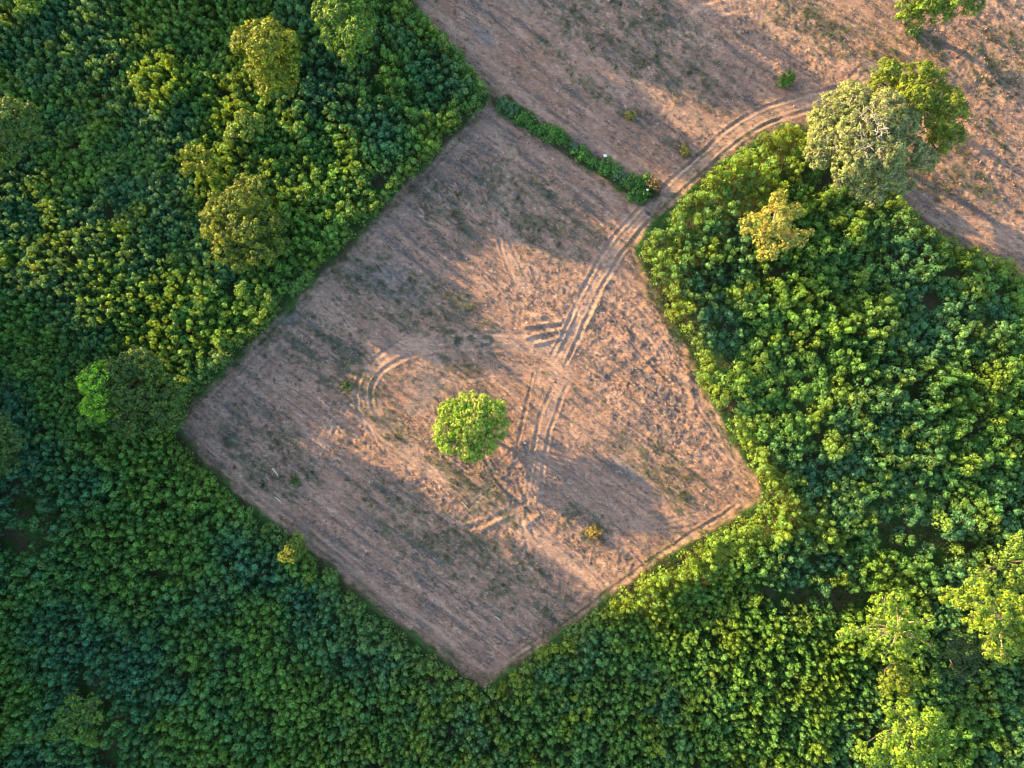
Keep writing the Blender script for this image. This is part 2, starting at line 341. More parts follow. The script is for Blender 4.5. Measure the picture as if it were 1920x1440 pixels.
# ------------------------------------------------------------------ the crop
G1 = np.array([.047, .165, .062]); G2 = np.array([.074, .205, .044]); G3 = np.array([.038, .146, .090]); G4 = np.array([.13, .23, .030])
def crop_variant(seed):
    r = np.random.default_rng(seed); Lf = Leaves()
    want = r.integers(4, 7); tips = [(np.array([r.normal() * .06, r.normal() * .06]), 1.85, r.uniform(.22, .30))]
    for t in range(300):
        if len(tips) >= want: break
        a = r.uniform(0, 6.28); rad = r.uniform(.28, .50); q = np.array([rad * math.cos(a), rad * math.sin(a)])
        if all(np.hypot(*(q - p[0])) > .27 for p in tips): tips.append((q, 1.70 - .30 * (rad / .5) ** 2 + r.normal() * .13, r.uniform(.15, .23)))
    for t in range(6):                      # lower side shoots fill the gaps
        a = t * 1.047 + r.uniform(0, .6); rad = r.uniform(.35, .58); tips.append((np.array([rad * math.cos(a), rad * math.sin(a)]), r.uniform(.85, 1.25), r.uniform(.2, .28)))
    for q, hz, hr in tips:
        cen = np.array([q[0], q[1], hz - hr])
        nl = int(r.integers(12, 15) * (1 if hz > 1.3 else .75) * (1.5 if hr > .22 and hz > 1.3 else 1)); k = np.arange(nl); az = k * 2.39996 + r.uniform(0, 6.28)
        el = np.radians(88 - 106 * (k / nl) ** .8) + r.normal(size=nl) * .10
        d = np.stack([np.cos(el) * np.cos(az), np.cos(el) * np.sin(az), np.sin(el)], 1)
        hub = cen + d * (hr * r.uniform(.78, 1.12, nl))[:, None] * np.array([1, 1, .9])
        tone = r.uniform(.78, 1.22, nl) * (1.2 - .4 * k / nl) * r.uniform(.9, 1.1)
        n0 = unit(d + .28 * rand_dir(nl, r)); z = np.array([0, 0, 1.0])
        fw = unit(n0 * (n0 @ z)[:, None] - z + r.normal(size=(nl, 3)) * .12); hub = hub - fw * (.06 * (k < 3))[:, None]; side = np.cross(n0, fw)
        for th in (-1.15, 0, 1.15):
            ln = (.070 if th else .085) * r.uniform(.85, 1.2, nl)[:, None] * min(1.3, hr / .19)
            ax = unit(fw * math.cos(th) + side * math.sin(th) - n0 * .18); bx = unit(np.cross(n0, ax)) * ln * .46
            Lf.add(hub + ax * ln * .8, ax * ln, bx, tone[:, None] * np.ones(3))
    V, C = Lf.data()
    # stems
    SV = []; 
    for t in range(3):
        a = r.uniform(0, 6.28); p1 = np.array([.25 * math.cos(a), .25 * math.sin(a), 1.35])
        v, f = tube([(0, 0, -.15), (0, 0, .7), p1], [.025, .02, .014], 3); SV.append(v[f].reshape(-1, 3))
    SV = np.vstack(SV)
    V = np.vstack([V, SV]); C = np.vstack([C, np.full((len(SV), 3), -1.0)])
    return V, C
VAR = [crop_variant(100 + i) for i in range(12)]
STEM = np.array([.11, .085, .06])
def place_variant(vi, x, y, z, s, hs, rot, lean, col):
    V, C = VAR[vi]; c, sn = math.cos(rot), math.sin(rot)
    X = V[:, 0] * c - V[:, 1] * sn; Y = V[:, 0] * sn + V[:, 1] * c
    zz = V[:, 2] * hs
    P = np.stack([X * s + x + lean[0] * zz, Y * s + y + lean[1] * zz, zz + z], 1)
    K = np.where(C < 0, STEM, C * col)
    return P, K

# trees: every one with the lobes of its crown in photo pixels (x, y, radius, height offset)
def crop_sites():
    pts = []
    for (sp, reg) in ((17.0, 0), (14.3, 1), (19.5, 2)):
        xs = np.arange(-235, 2155, sp); ys = np.arange(-235, 1675, sp * .87)
        X, Y = np.meshgrid(xs, ys); X = X + (np.arange(len(ys)) % 2)[:, None] * sp / 2
        X = X + rng.uniform(-.30, .30, X.shape) * sp; Y = Y + rng.uniform(-.30, .30, Y.shape) * sp
        X = X.ravel(); Y = Y.ravel()
        small = sstep(.35, .65, blob(X, Y, [(1130,1330,420,190,-8),(1350,1180,180,120,0),(700,1420,250,100,0),(1560,1250,130,130,0),(150,350,260,500,20)], .35) + .2 * fbm(X / 60, Y / 60, 201, 2))
        big = (X > 1150) & (Y < 1010 + 40 * fbm(X / 70, Y / 70, 202, 2))
        keep = (small > .5) & ~big if reg == 1 else ((small <= .5) & ~big if reg == 0 else big)
        inS = inpoly(X, Y, SOIL); dS = pdist(X, Y, SOIL, True)
        keep &= ~inS & (dS > (9, 7, 10)[reg])
        # thin and empty places
        gap = blob(X, Y, [(1745,1030,90,34,15),(1660,1010,40,26,0),(1590,1130,45,30,0),(90,935,60,55,0),(60,1000,60,35,0),(1500,1110,40,22,0),(195,1290,50,26,20),(215,1370,25,50,0),(1540,330,40,30,0),(1440,1120,40,24,0),(710,150,14,34,20),(575,160,18,24,0),(1790,1215,44,44,0)], .35)
        thin = blob(X, Y, [(1150,1380,260,90,0),(1420,1200,180,110,0),(1480,1080,140,60,10),(1300,1350,200,120,0)], .4)
        n = fbm(X / 34, Y / 34, 203, 3)
        keep &= rng.uniform(size=X.shape) > np.clip(gap * .72 + thin * .12 + .30 * sstep(.18, .5, n) + (.06 + .12 * sstep(.05, .4, n) if reg == 2 else 0), 0, 1)
        sc = (0.78, 0.64, .90)[reg] * (1 + .16 * rng.normal(size=X.shape)).clip(.65, 1.35) * (1 + .14 * fbm(X / 80, Y / 80, 205, 2))
        hh = (1.02, .86, 1.06)[reg] * (1 + .20 * fbm(X / 70, Y / 70, 207, 3) + (.20 if reg < 2 else .42) * fbm(X / 26, Y / 26, 208, 2) + .08 * rng.normal(size=X.shape))
        hh += (.22 if reg < 2 else .40) * fbm(X / 52, Y / 42, 209, 2)
        hh -= .26 * blob(X, Y, [(1395,715,120,75,30),(1640,950,160,60,25),(1560,430,110,60,30),(1860,620,90,50,40),(1800,480,90,30,30),(1330,1120,90,50,-30),(180,300,160,90,20),(60,730,120,90,0)], .5)
        hh += .20 * blob(X, Y, [(1270,520,60,60,0),(1540,620,170,70,35),(1760,760,160,60,35),(1400,900,40,90,-25),(1250,1070,120,30,-32),(1480,1260,180,100,20),(100,480,200,110,20),(320,600,160,60,20),(200,110,110,50,50),(690,300,60,50,-45)], .6)
        hh += .45 * blob(X, Y, [(325,165,46,58,0),(620,580,30,30,0),(455,240,40,30,0),(1330,330,60,30,-30),(60,15,40,30,0)], .4)
        for x, y, s, h, ok in zip(X, Y, sc, hh, keep):
            if ok: pts.append((x, y, s, h, small_id(reg)))
    return np.array(pts)
def small_id(r): return float(r)
P = crop_sites()
dE = pdist(P[:, 0], P[:, 1], SOIL, True)
inframe = (P[:, 0] > 5) & (P[:, 0] < 1915) & (P[:, 1] > 5) & (P[:, 1] < 1435)
def plant_cols(X, Y):
    n = fbm(X / 150, Y / 150, 211, 3); m = fbm(X / 45, Y / 45, 213, 2)
    k = rng.uniform(size=X.shape)
    c = G1 + (G2 - G1) * sstep(-.25, .45, n + .25 * m)[:, None]; c = c + (G3 - c) * (0.9 * sstep(-.12, .42, -n + .25 * m))[:, None]
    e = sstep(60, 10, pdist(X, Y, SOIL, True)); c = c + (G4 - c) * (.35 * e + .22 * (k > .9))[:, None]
    r = sstep(850, 1300, X + .3 * Y); c = c + (np.array([.125, .225, .024]) - c) * (r * (.18 + .55 * sstep(.0, .40, fbm(X / 38, Y / 30, 219, 3))))[:, None]  # right side: yellow of sunlit heads painted into clumps of plants
    l = sstep(900, 500, X) * sstep(760, 600, Y); c = c + (np.array([.085, .222, .034]) - c) * (l * (.22 + .60 * sstep(.0, .5, fbm(X / 55, Y / 40, 221, 3))))[:, None]  # left plantation: sunlit lime tone painted into the leaf colour
    return c * (1 + .13 * rng.normal(size=X.shape))[:, None].clip(.6, 1.4)
PC = plant_cols(P[:, 0], P[:, 1])
_k = blob(P[:, 0], P[:, 1], [(1400,900,45,90,-25),(1300,700,35,160,-24),(1420,960,60,50,0),(1230,1085,130,32,-34)], .4)[:, None] * rng.uniform(.3, 1, (len(P), 1)); PC = PC + (np.array([.14, .25, .03]) - PC) * .75 * _k  # sunlit yellow-green painted onto plants along the east and south-east rim
# the 300 plants that stand clear along the rim of the bare fields are things of their own
score = np.where(inframe & (dE < 46), P[:, 2] * (1.35 - dE / 80), -1)
chosen = np.argsort(-score)[:300]; ischosen = np.zeros(len(P), bool); ischosen[chosen] = True
PZ = base_h(P[:, 0], P[:, 1]) - .02
ROT = rng.uniform(0, 6.28, len(P)); LEAN = rng.normal(size=(len(P), 2)) * .05; VI = rng.integers(0, 12, len(P))

RIM = [('north-west rim of the square bare field, below the left plantation', lambda x, y: (y > 205) & (y < 800) & (x < 910), 'plants along the north-west rim of the square field'),
       ('south-west rim of the square bare field, above the shaded lower plantation', lambda x, y: (y >= 790) & (x < 915), 'plants along the south-west rim of the square field'),
       ('south-east rim of the square bare field', lambda x, y: (y > 930) & (x >= 915), 'plants along the south-east rim of the square field'),
       ('east rim of the square bare field, where sunlight catches the leaves', lambda x, y: (y > 470) & (y <= 930) & (x > 1150), 'plants along the east rim of the square field'),
       ('bend of the dirt track, south of its ruts', lambda x, y: (y <= 470) & (x > 1150) & (x < 1560), 'plants beside the dirt track'),
       ('upper edge of the left plantation facing the weedy field', lambda x, y: (y <= 205) & (x < 960), 'plants facing the weedy upper field'),
       ('edge of the right plantation beyond the big grey-green tree', lambda x, y: (x >= 1560) & (y < 700), 'plants beyond the big grey-green tree')]
me_cache = {}
for i in chosen:
    x, y, s, hs, rg = P[i]
    # each plant keeps its own growth: merge variant with its colour
    Pv, K = place_variant(VI[i], 0, 0, 0, s, hs, ROT[i], LEAN[i], PC[i])
    me = quad_mesh('cassava_plant', Pv, np.arange(len(Pv)).reshape(-1, 4), K, M_CROP)
    o = link('cassava_plant', me); o.location = (float(wx(x)), float(wy(y)), float(PZ[i]))
    for lb, fn, gr in RIM:
        if fn(x, y):
            tag(o, 'cassava plant on the ' + lb, 'crop plant', gr); break
    else: tag(o, 'cassava plant at a corner of the bare fields', 'crop plant', 'plants at the field corners')
VV = []; KK = []
for i in np.where(~ischosen)[0]:
    x, y, s, hs, rg = P[i]
    v, k = place_variant(VI[i], float(wx(x)), float(wy(y)), PZ[i], s, hs, ROT[i], LEAN[i], PC[i]); VV.append(v.astype(np.float32)); KK.append(k.astype(np.float32))
V = np.vstack(VV); K = np.vstack(KK)
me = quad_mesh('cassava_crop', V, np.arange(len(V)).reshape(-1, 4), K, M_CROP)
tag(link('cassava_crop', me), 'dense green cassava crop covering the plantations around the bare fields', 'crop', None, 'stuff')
print('plants', len(P), 'quads', len(V) // 4)
del VV, KK, V, K

# ------------------------------------------------------------------ trees
def crown_leaves(Lf, c, R, cols, lsize, clump, dens, flat, r, stretch=1.0):
    """a lobe: leaf clumps spread over its surface and, thinner, inside"""
    area = 2 * math.pi * R * R * 1.35
    n = max(4, int(1.25 * dens * area / (math.pi * clump * clump)))
    d = rand_dir(n, r); d[:, 2] = np.where(d[:, 2] < -.35, -d[:, 2], d[:, 2])
    rad = R * (1 - .38 * r.uniform(size=n) ** 1.6)
    cc = c + d * rad[:, None] * np.array([1, 1, flat])
    nl = max(8, int(2.1 * clump * clump / (lsize * lsize)))
    k = r.integers(0, len(cols), n); base = np.array(cols)[k] * r.uniform(.65, 1.3, n)[:, None]
    dd = unit(rand_dir(n * nl, r) + .55 * np.repeat(d, nl, axis=0) + np.array([0, 0, .25]))
    rr = clump * (.45 + .55 * r.uniform(size=n * nl) ** .6) * np.repeat(r.uniform(.7, 1.25, n), nl)
    p = np.repeat(cc, nl, axis=0) + dd * rr[:, None] * np.array([1, 1, .75])
    nrm = unit(dd + .5 * rand_dir(n * nl, r) + np.array([0, 0, .15])); ax = unit(np.cross(nrm, rand_dir(n * nl, r)))
    ls = lsize * r.uniform(.7, 1.3, n * nl)[:, None]; bx = np.cross(nrm, ax) * ls * .55
    col = np.repeat(base, nl, axis=0) * r.uniform(.8, 1.2, n * nl)[:, None]
    Lf.add(p, ax * ls, bx, col)
def tree(name, label, cat, lobes, height, cols, lsize=.11, clump=.34, dens=1.5, flat=.8, group=None, seed=0, trunk_r=.16, bark=(.10, .08, .06), dead=None, base=None, extra=None, jit=.0):
    r = np.random.default_rng(seed + 5000)
    lob = [(l + (0,))[:4] for l in lobes]
    ax = np.mean([l[0] for l in lob]); ay = np.mean([l[1] for l in lob]); zc = height * .66
    if base is None:
        gx, gy = float(wx(ax, zc)), float(wy(ay, zc))
    else: gx, gy = float(wx(base[0])), float(wy(base[1]))
    gpx, gpy = gx * S + 960, 720 - gy * S
    gz = float(base_h(np.array([gpx]), np.array([gpy]))[0])
    root = bpy.data.objects.new(name, None); COL.objects.link(root); root.location = (gx, gy, gz); root.empty_display_size = .3
    tag(root, label, cat, group)
    Lf = Leaves(); limbs = []; ctrs = []
    for (x, y, rp, dz) in lob:
        R = rp / S * (H - zc) / H; z = max(R * flat * .6, min(height - R * flat * .8, zc + dz + r.normal() * .12 * height * .3))
        c = np.array([float(wx(x, z)) - gx, float(wy(y, z)) - gy, z]); ctrs.append((c, R))
        crown_leaves(Lf, c, R * .86, cols, lsize, clump, dens, flat, r)
    crown = link('crown', Lf.mesh('crown', M_TREE), root)
    fork = np.array([0, 0, height * .28])
    T = [([(0, 0, -.3), (0.03, 0.02, height * .14), fork], [trunk_r * 1.35, trunk_r, trunk_r * .85])]
    for c, R in ctrs:
        mid = fork * .5 + c * .5 + np.array([r.normal() * .12, r.normal() * .12, -.1 * height * r.uniform(.2, .8)])
        T.append(([fork, mid, c], [trunk_r * .6, trunk_r * .38, trunk_r * .16]))
        for q in range(4):
            e = c + rand_dir(1, r)[0] * R * .75 * np.array([1, 1, flat]) ; e[2] = max(e[2], c[2] - .1)
            T.append(([mid * .3 + c * .7, (c + e) / 2 + r.normal(size=3) * .05, e], [trunk_r * .2, trunk_r * .12, .01]))
    link('trunk', tubes_mesh('trunk', T, M_BARK, bark), root)
    if dead:
        T = []
        for (x, y, n, ln) in dead:
            z = height * .93; c = np.array([float(wx(x, z)) - gx, float(wy(y, z)) - gy, z])
            for q in range(n):
                d = unit(np.array([[r.normal(), r.normal(), .35 + .3 * r.uniform()]]))[0]; L_ = ln * r.uniform(.5, 1.1)
                s0 = c + r.normal(size=3) * np.array([.45, .45, .1]); s0[2] -= .4
                m_ = s0 + d * L_ * .5 + r.normal(size=3) * .07; e = s0 + d * L_ + r.normal(size=3) * .1
                T.append(([s0, m_, e], [.013, .010, .004]))
        link('dead_branches', tubes_mesh('dead_branches', T, M_BARK, (.52, .44, .36)), root)
    if extra: extra(root, ctrs, r)
    return root

OL = [(.15, .195, .010), (.085, .14, .010), (.21, .235, .012)]
DG = [(.065, .135, .022), (.085, .15, .020), (.05, .105, .022)]
BR = [(.17, .31, .022), (.11, .24, .022), (.25, .36, .04), (.27, .30, .07)]
YG = [(.16, .27, .022), (.12, .23, .02), (.19, .29, .025)]
GG = [(.21, .245, .085), (.16, .20, .06), (.25, .28, .10), (.19, .20, .09)]
OR = [(.30, .29, .05), (.23, .27, .05), (.36, .26, .05), (.17, .23, .04), (.31, .30, .06)]
tree('field_tree', 'round bright green tree standing alone in the square bare field', 'tree',
     [(882,796,44,.5),(850,775,30),(905,762,26,.1),(885,752,20),(925,775,26),(930,805,24,-.3),(840,805,30),(846,832,26,-.2),(880,838,30,-.1),(910,832,26,-.2),(862,763,20),(937,762,14,-.2),(885,856,13,-.4),(826,822,16,-.3),(835,768,14,-.2),(868,742,8,-.4),(950,790,8,-.5),(818,800,8,-.5),(905,856,8,-.6)], 3.5, BR, .08, .22, 1.9, .8, seed=1, trunk_r=.14, base=(880, 800))
tree('leafy_tree', 'large pale grey-green tree with bare twigs beside the dirt track', 'tree',
     [(1600,250,62,.8),(1560,215,46),(1545,260,40,-.2),(1535,290,30,-.5),(1600,190,38),(1650,220,56,.7),(1690,230,34),(1650,285,52,.3),(1600,305,44),(1700,285,38,-.2),(1730,300,28,-.6),
      (1620,345,34,-.4),(1665,335,34,-.4),(1575,335,20,-.6),(1640,368,20,-.8),(1590,165,16,-.2),(1690,345,24,-1.),(1528,225,18,-.4),(1700,190,24,.2)], 8.5, GG, .075, .27, 2.0, .75, seed=2, trunk_r=.26,
     bark=(.2, .17, .13), dead=[(1635,214,34,.6),(1650,235,26,.55),(1628,268,22,.45),(1574,256,12,.3)], base=(1610, 272))
tree('broadleaf_tree', 'dark olive tree with clumped leaves behind the grey-green tree', 'tree',
     [(1660,140,30,.3),(1690,150,30,.4),(1650,160,22),(1725,140,26,.3),(1745,150,26,.4),(1720,185,34,.5),(1755,185,30,.3),(1780,200,28,-.1),(1700,170,24,.4),(1798,210,20,-.4),(1770,230,28,-.2),(1740,225,30,0),(1765,260,26,-.4),(1790,255,20,-.8),(1750,275,22,-.8),(1635,147,14,-.2),(1785,180,18,-.2),(1740,125,12)], 8.0,
     [(.12, .175, .012), (.16, .20, .014), (.09, .14, .012)], .085, .30, 1.35, .8, seed=3, trunk_r=.24, base=(1700, 205))
tree('broadleaf_tree', 'green tree cut by the top edge of the photo above the dirt fields', 'tree',
     [(1700,10,30,-.2),(1715,30,20,-.4),(1740,0,34,.4),(1790,0,34,.2),(1820,8,22,-.3),(1760,22,22,-.1),(1690,-15,28),(1740,-45,40,.4),(1800,-40,40,.2),(1775,-70,30)], 5.5,
     [(.12, .20, .016), (.15, .22, .018), (.09, .16, .014)], .085, .30, 1.4, .8, seed=4, trunk_r=.2)
tree('yellowing_tree', 'small orange-yellow tree in the right plantation', 'tree',
     [(1455,410,34,.4),(1420,420,24),(1405,430,16,-.2),(1460,380,20),(1490,395,16,-.2),(1430,445,22,-.1),(1470,445,28,.1),(1445,470,18,-.4),(1498,445,18,-.3),(1518,436,8,-.4),(1468,366,12,-.4),(1400,412,12,-.3),(1432,475,12,-.6)], 5.0, OR, .08, .24, 1.45, .8, seed=5, trunk_r=.13, bark=(.5, .42, .33), base=(1438, 440))
tree('broadleaf_tree', 'olive-yellow tree near the top of the left plantation', 'tree',
     [(497,90,40,.6),(460,75,26,.1),(450,85,18,-.2),(480,60,24,.1),(510,58,22,.1),(540,80,24,.1),(545,105,22,-.1),(500,125,34,.2),(480,130,20,-.2),(520,145,26,-.2),(545,130,20,-.5),(505,165,22,-.5),(540,165,16,-1),(490,150,14,-.6),(505,45,12)], 6.4, OL, .085, .25, 1.7, .85, seed=6, base=(525, 130))
tree('broadleaf_tree', 'dark green tree with one sunny side at the top of the left plantation', 'tree',
     [(605,30,20,.1),(600,15,16),(635,20,30,.6),(662,15,24,.6),(665,55,32,.2),(625,70,28,-.2),(690,35,20,-.2),(650,90,26,-.5),(685,75,22,-.5),(655,110,16,-1.),(640,-10,30,.4),(680,-15,26)], 6.6, [(.085, .18, .018), (.14, .24, .018), (.06, .135, .022)], .085, .27, 1.7, .85, seed=7, base=(670, 80))
tree('broadleaf_tree', 'big ragged olive tree in the middle of the left plantation', 'tree',
     [(450,385,38,.5),(415,400,30,.2),(395,410,20,-.1),(480,355,24,.2),(460,345,18,0),(490,390,30,.2),(430,430,34,.3),(400,435,22,-.1),(470,430,38,.3),(510,420,28,-.1),(425,470,26,-.2),(450,490,20,-.6),(490,470,36,-.2),(520,460,24,-.5),(445,460,26),(405,370,12,-.1),(530,410,14,-.6)], 4.1,
     [(.14, .185, .016), (.19, .225, .020), (.07, .115, .014), (.05, .09, .014)], .08, .26, 1.45, .85, seed=8, trunk_r=.2, base=(500, 450))
def vines(root, ctrs, r):
    Lf = Leaves()
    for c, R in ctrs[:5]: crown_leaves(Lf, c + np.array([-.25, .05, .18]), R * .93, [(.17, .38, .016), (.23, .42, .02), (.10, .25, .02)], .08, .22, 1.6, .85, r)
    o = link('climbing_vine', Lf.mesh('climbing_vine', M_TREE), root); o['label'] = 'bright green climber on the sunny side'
tree('vine_covered_tree', 'bulky dark tree under a bright green climber, at the left corner of the square field', 'tree',
     [(180,715,24,.3),(195,740,30,.3),(185,765,22,0),(205,700,24,.3),(210,775,22,-.2),(230,690,30,.4),(260,680,34,.4),(285,690,28,0),(240,740,34,.2),(235,780,34,-.2),(300,725,34,-.2),(310,760,34,-.5),(280,790,30,-.9),(245,800,24,-1.1),(330,740,26,-.9),(325,785,26,-1.2),(270,745,30,-.3)], 5.4,
     [(.06, .125, .020), (.045, .10, .018), (.11, .16, .020), (.035, .08, .018)], .085, .26, 1.6, .85, seed=9, trunk_r=.24, base=(300, 740), extra=vines)
tree('broadleaf_tree', 'dark tree at the left edge of the photo under the teal-green crop', 'tree',
     [(20,215,34,.3),(50,235,28,0),(15,255,34,.2),(55,210,20),(-20,230,40,.4),(10,295,24,-.3),(35,280,22,-.3),(-20,280,30),(65,250,14,-.4)], 6.4, DG, .085, .26, 1.6, .8, seed=10, base=(45, 250))
tree('broadleaf_tree', 'dark green tree at the left edge beside a shaded gap in the crop', 'tree',
     [(5,800,30,.2),(25,825,26,-.1),(0,850,30,.1),(-30,820,40,.5),(20,870,20,-.4),(-25,880,30)], 5.6, [(.045, .095, .02), (.055, .11, .022)], .085, .28, 1.6, .8, seed=11, base=(30, 820))
tree('small_tree', 'small fresh yellow-green tree below the olive-yellow tree', 'tree',
     [(470,232,20,.1),(455,220,15),(485,222,13,.1),(440,245,14,-.2),(430,258,10,-.3),(492,240,10,-.2),(462,252,12,-.2)], 3.6, [(.14, .21, .028), (.17, .22, .035), (.12, .20, .025)], .08, .2, 1.5, .85, seed=12, trunk_r=.07)
tree('small_tree', 'small olive tree above the big ragged tree in the left plantation', 'tree',
     [(355,285,15,.1),(375,290,17,.1),(360,310,15,-.1),(390,285,12),(385,312,15,-.1),(348,322,10,-.3),(405,330,12,-.4),(412,305,10,-.3)], 3.7, OL, .075, .2, 1.2, .85, seed=13, trunk_r=.08)
tree('small_tree', 'little tree with yellow blossom beside the lower-left rim of the square field', 'tree',
     [(533,1043,13,.1),(545,1030,12,.1),(553,1018,14,0),(560,1008,12,-.2),(562,1034,13,-.3),(548,1046,12,-.1),(568,1018,9,-.4)], 3.4, [(.10, .16, .022), (.12, .17, .022)], .075, .18, 1.5, .85, seed=14, trunk_r=.07,
     extra=lambda root, ctrs, r: (lambda L_: [crown_leaves(L_, c + np.array([-.08, -.02, .1]), R * .8, [(.55, .42, .03), (.6, .5, .05)], .06, .13, 1.3, .85, r) for c, R in (ctrs[0], ctrs[1], ctrs[5])] and link('blossom', L_.mesh('blossom', M_TREE), root))(Leaves()))
tree('broadleaf_tree', 'straggly bright-tipped tree in a shaded hollow at the lower left', 'tree',
     [(140,1310,18,.1),(155,1335,22,.1),(120,1340,18,0),(175,1315,18,-.2),(110,1370,18,-.1),(145,1365,22,-.1),(180,1345,18,-.3),(165,1378,16,-.4),(95,1378,12,-.4)], 4.6,
     [(.075, .165, .02), (.055, .13, .02), (.10, .19, .02)], .08, .2, .85, .85, seed=15, trunk_r=.1)
tree('open_tree', 'open yellow-green tree with visible branches in the lower right', 'tree',
     [(1655,1130,24,.3),(1680,1120,20,.2),(1640,1155,20,.1),(1675,1160,26,.3),(1700,1140,20,0),(1610,1180,18,-.1),(1590,1185,14,-.2),(1575,1190,10,-.4),(1640,1195,20,.1),(1670,1200,26,.2),(1705,1185,22,.1),(1735,1165,16,-.2),(1660,1228,16,-.3),(1695,1218,18,-.2),(1720,1205,16,-.3),(1745,1210,10,-.6),(1625,1215,14,-.3)], 6.2,
     YG, .08, .22, .95, .8, seed=16, trunk_r=.13, bark=(.42, .33, .24), base=(1660, 1165))
tree('open_tree', 'wide golden-green tree at the lower right edge', 'tree',
     [(1800,1120,24,.1),(1770,1115,16,-.2),(1830,1130,28,.3),(1835,1100,20,0),(1860,1150,34,.5),(1890,1130,28,.3),(1920,1150,36,.3),(1845,1175,26,.1),(1880,1190,28,.1),(1850,1215,18,-.3),(1880,1228,16,-.5),(1915,1205,26,-.2),(1950,1180,40),(1820,1160,18,-.1)], 7.2,
     [(.18, .27, .02), (.14, .235, .018), (.21, .28, .022)], .08, .24, 1.35, .8, seed=17, trunk_r=.18, bark=(.42, .33, .24), base=(1850, 1140))
tree('broadleaf_tree', 'leafy green tree with curled branches above the golden-green tree', 'tree',
     [(1895,1030,24,.3),(1870,1045,16,.2),(1885,1065,18,.1),(1915,1065,24,.2),(1850,1080,16,-.1),(1830,1075,14,-.2),(1815,1090,10,-.4),(1910,1010,16),(1865,1100,14,-.4),(1900,1095,20,-.3),(1945,1050,34,.3)], 5.2,
     [(.15, .24, .03), (.12, .21, .026)], .085, .24, 1.15, .8, seed=18, trunk_r=.14, base=(1860, 1045))
tree('small_tree', 'olive tree between the open tree and the bright tree at the bottom right', 'tree',
     [(1675,1255,18,.2),(1690,1250,14,.1),(1665,1275,18,0),(1690,1280,18,0),(1710,1278,12,-.2),(1655,1295,12,-.3),(1700,1300,14,-.3)], 4.6, [(.16, .23, .016), (.14, .20, .016)], .08, .21, 1.3, .85, seed=19, trunk_r=.09)
tree('broadleaf_tree', 'tall bright yellow-green tree at the bottom edge', 'tree',
     [(1670,1325,20,.2),(1700,1330,20,.2),(1740,1345,22,.3),(1760,1350,16,0),(1720,1365,28,.5),(1680,1370,26,.3),(1655,1395,20,0),(1700,1400,30,.4),(1740,1385,26,.3),(1630,1415,20,-.2),(1760,1400,20,-.2),(1670,1430,28,.1),(1725,1430,30,.2),(1765,1370,12,-.3),(1615,1400,12,-.5)], 6.6,
     [(.15, .26, .02), (.18, .28, .024), (.12, .22, .018)], .085, .25, 1.3, .8, seed=20, trunk_r=.16, base=(1680, 1340))
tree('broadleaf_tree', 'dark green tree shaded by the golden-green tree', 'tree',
     [(1790,1195,18,.1),(1810,1215,22,.2),(1785,1225,18,0),(1815,1245,20,0),(1790,1255,16,-.2),(1830,1230,14,-.1),(1800,1270,12,-.3)], 4.2, [(.035, .075, .018), (.03, .065, .018)], .085, .24, 1.5, .8, seed=21, trunk_r=.12)  # shade of the taller neighbour painted into the dark crown colours
tree('small_tree', 'pale yellow-green bush at the top left corner', 'tree', [(50,8,16,.1),(65,18,13,0),(40,-8,18,.2),(75,2,11,-.1),(38,22,9,-.2)], 3.4, YG, .08, .2, 1.4, .85, seed=22, trunk_r=.07)

# ------------------------------------------------------------------ hedge strip and single shrubs
def shrub(name, label, x, y, rp, h, cols, seed, group=None, dens=1.3, lsize=.07, clump=.17, n=6):
    r = np.random.default_rng(seed + 9000); z0 = float(base_h(np.array([x]), np.array([y]))[0]); gx, gy = float(wx(x)), float(wy(y))
    root = bpy.data.objects.new(name, None); COL.objects.link(root); root.location = (gx, gy, z0); tag(root, label, 'shrub', group)
    Lf = Leaves(); R0 = rp / S; T = []
    for k in range(n):
        a = k * 2.4 + r.uniform(0, 1); q = 0 if k == 0 else R0 * r.uniform(.4, .75); R = R0 * r.uniform(.38, .55); z = max(R * .6, h - R - r.uniform(0, .35) * h * (k > 0))
        c = np.array([q * math.cos(a), q * math.sin(a), z]); crown_leaves(Lf, c, R, cols, lsize, clump, dens, .9, r)
        T.append(([(0, 0, -.1), c * .5, c], [.03, .02, .01]))
    link('foliage', Lf.mesh('foliage', M_TREE), root); link('stem', tubes_mesh('stem', T, M_BARK, (.12, .09, .06)), root)
    return root
HC = [[(.065, .17, .03), (.08, .19, .028)], [(.07, .15, .06), (.09, .17, .075)], [(.055, .145, .028), (.09, .21, .026)]]
hr_ = np.random.default_rng(12)
hp = [(944,196,15,1.1,1),(962,208,15,1.0,1),(985,222,14,.9,0),(1005,236,13,.8,0),(1022,244,14,.9,2),(1040,254,16,1.1,2),(1058,266,13,.9,0),(1075,278,11,.7,1),(1092,288,13,.9,2),(1110,298,13,.8,0),(1128,306,12,.8,1),
      (1146,318,14,.9,0),(1163,328,15,1.1,1),(1180,336,16,1.1,2),(1192,352,15,1.1,0),(1208,346,13,1.0,2),(1203,365,12,.9,0)]
words = ['first', 'second', 'third', 'fourth', 'fifth', 'sixth', 'seventh', 'eighth', 'ninth', 'tenth', 'eleventh', 'twelfth', 'thirteenth', 'fourteenth', 'fifteenth', 'sixteenth', 'seventeenth']
for k, (x, y, rp, h, c) in enumerate(hp):
    rp *= hr_.uniform(.65, 1.25); h *= hr_.uniform(.6, 1.25); x += hr_.normal() * 3; y += hr_.normal() * 3
    shrub('hedge_shrub', words[k] + ' shrub from the plantation end of the hedge strip between the fields', x - 1, y + 1, rp * 1.15, h * .62, HC[c], k, 'shrubs of the hedge strip between the fields')
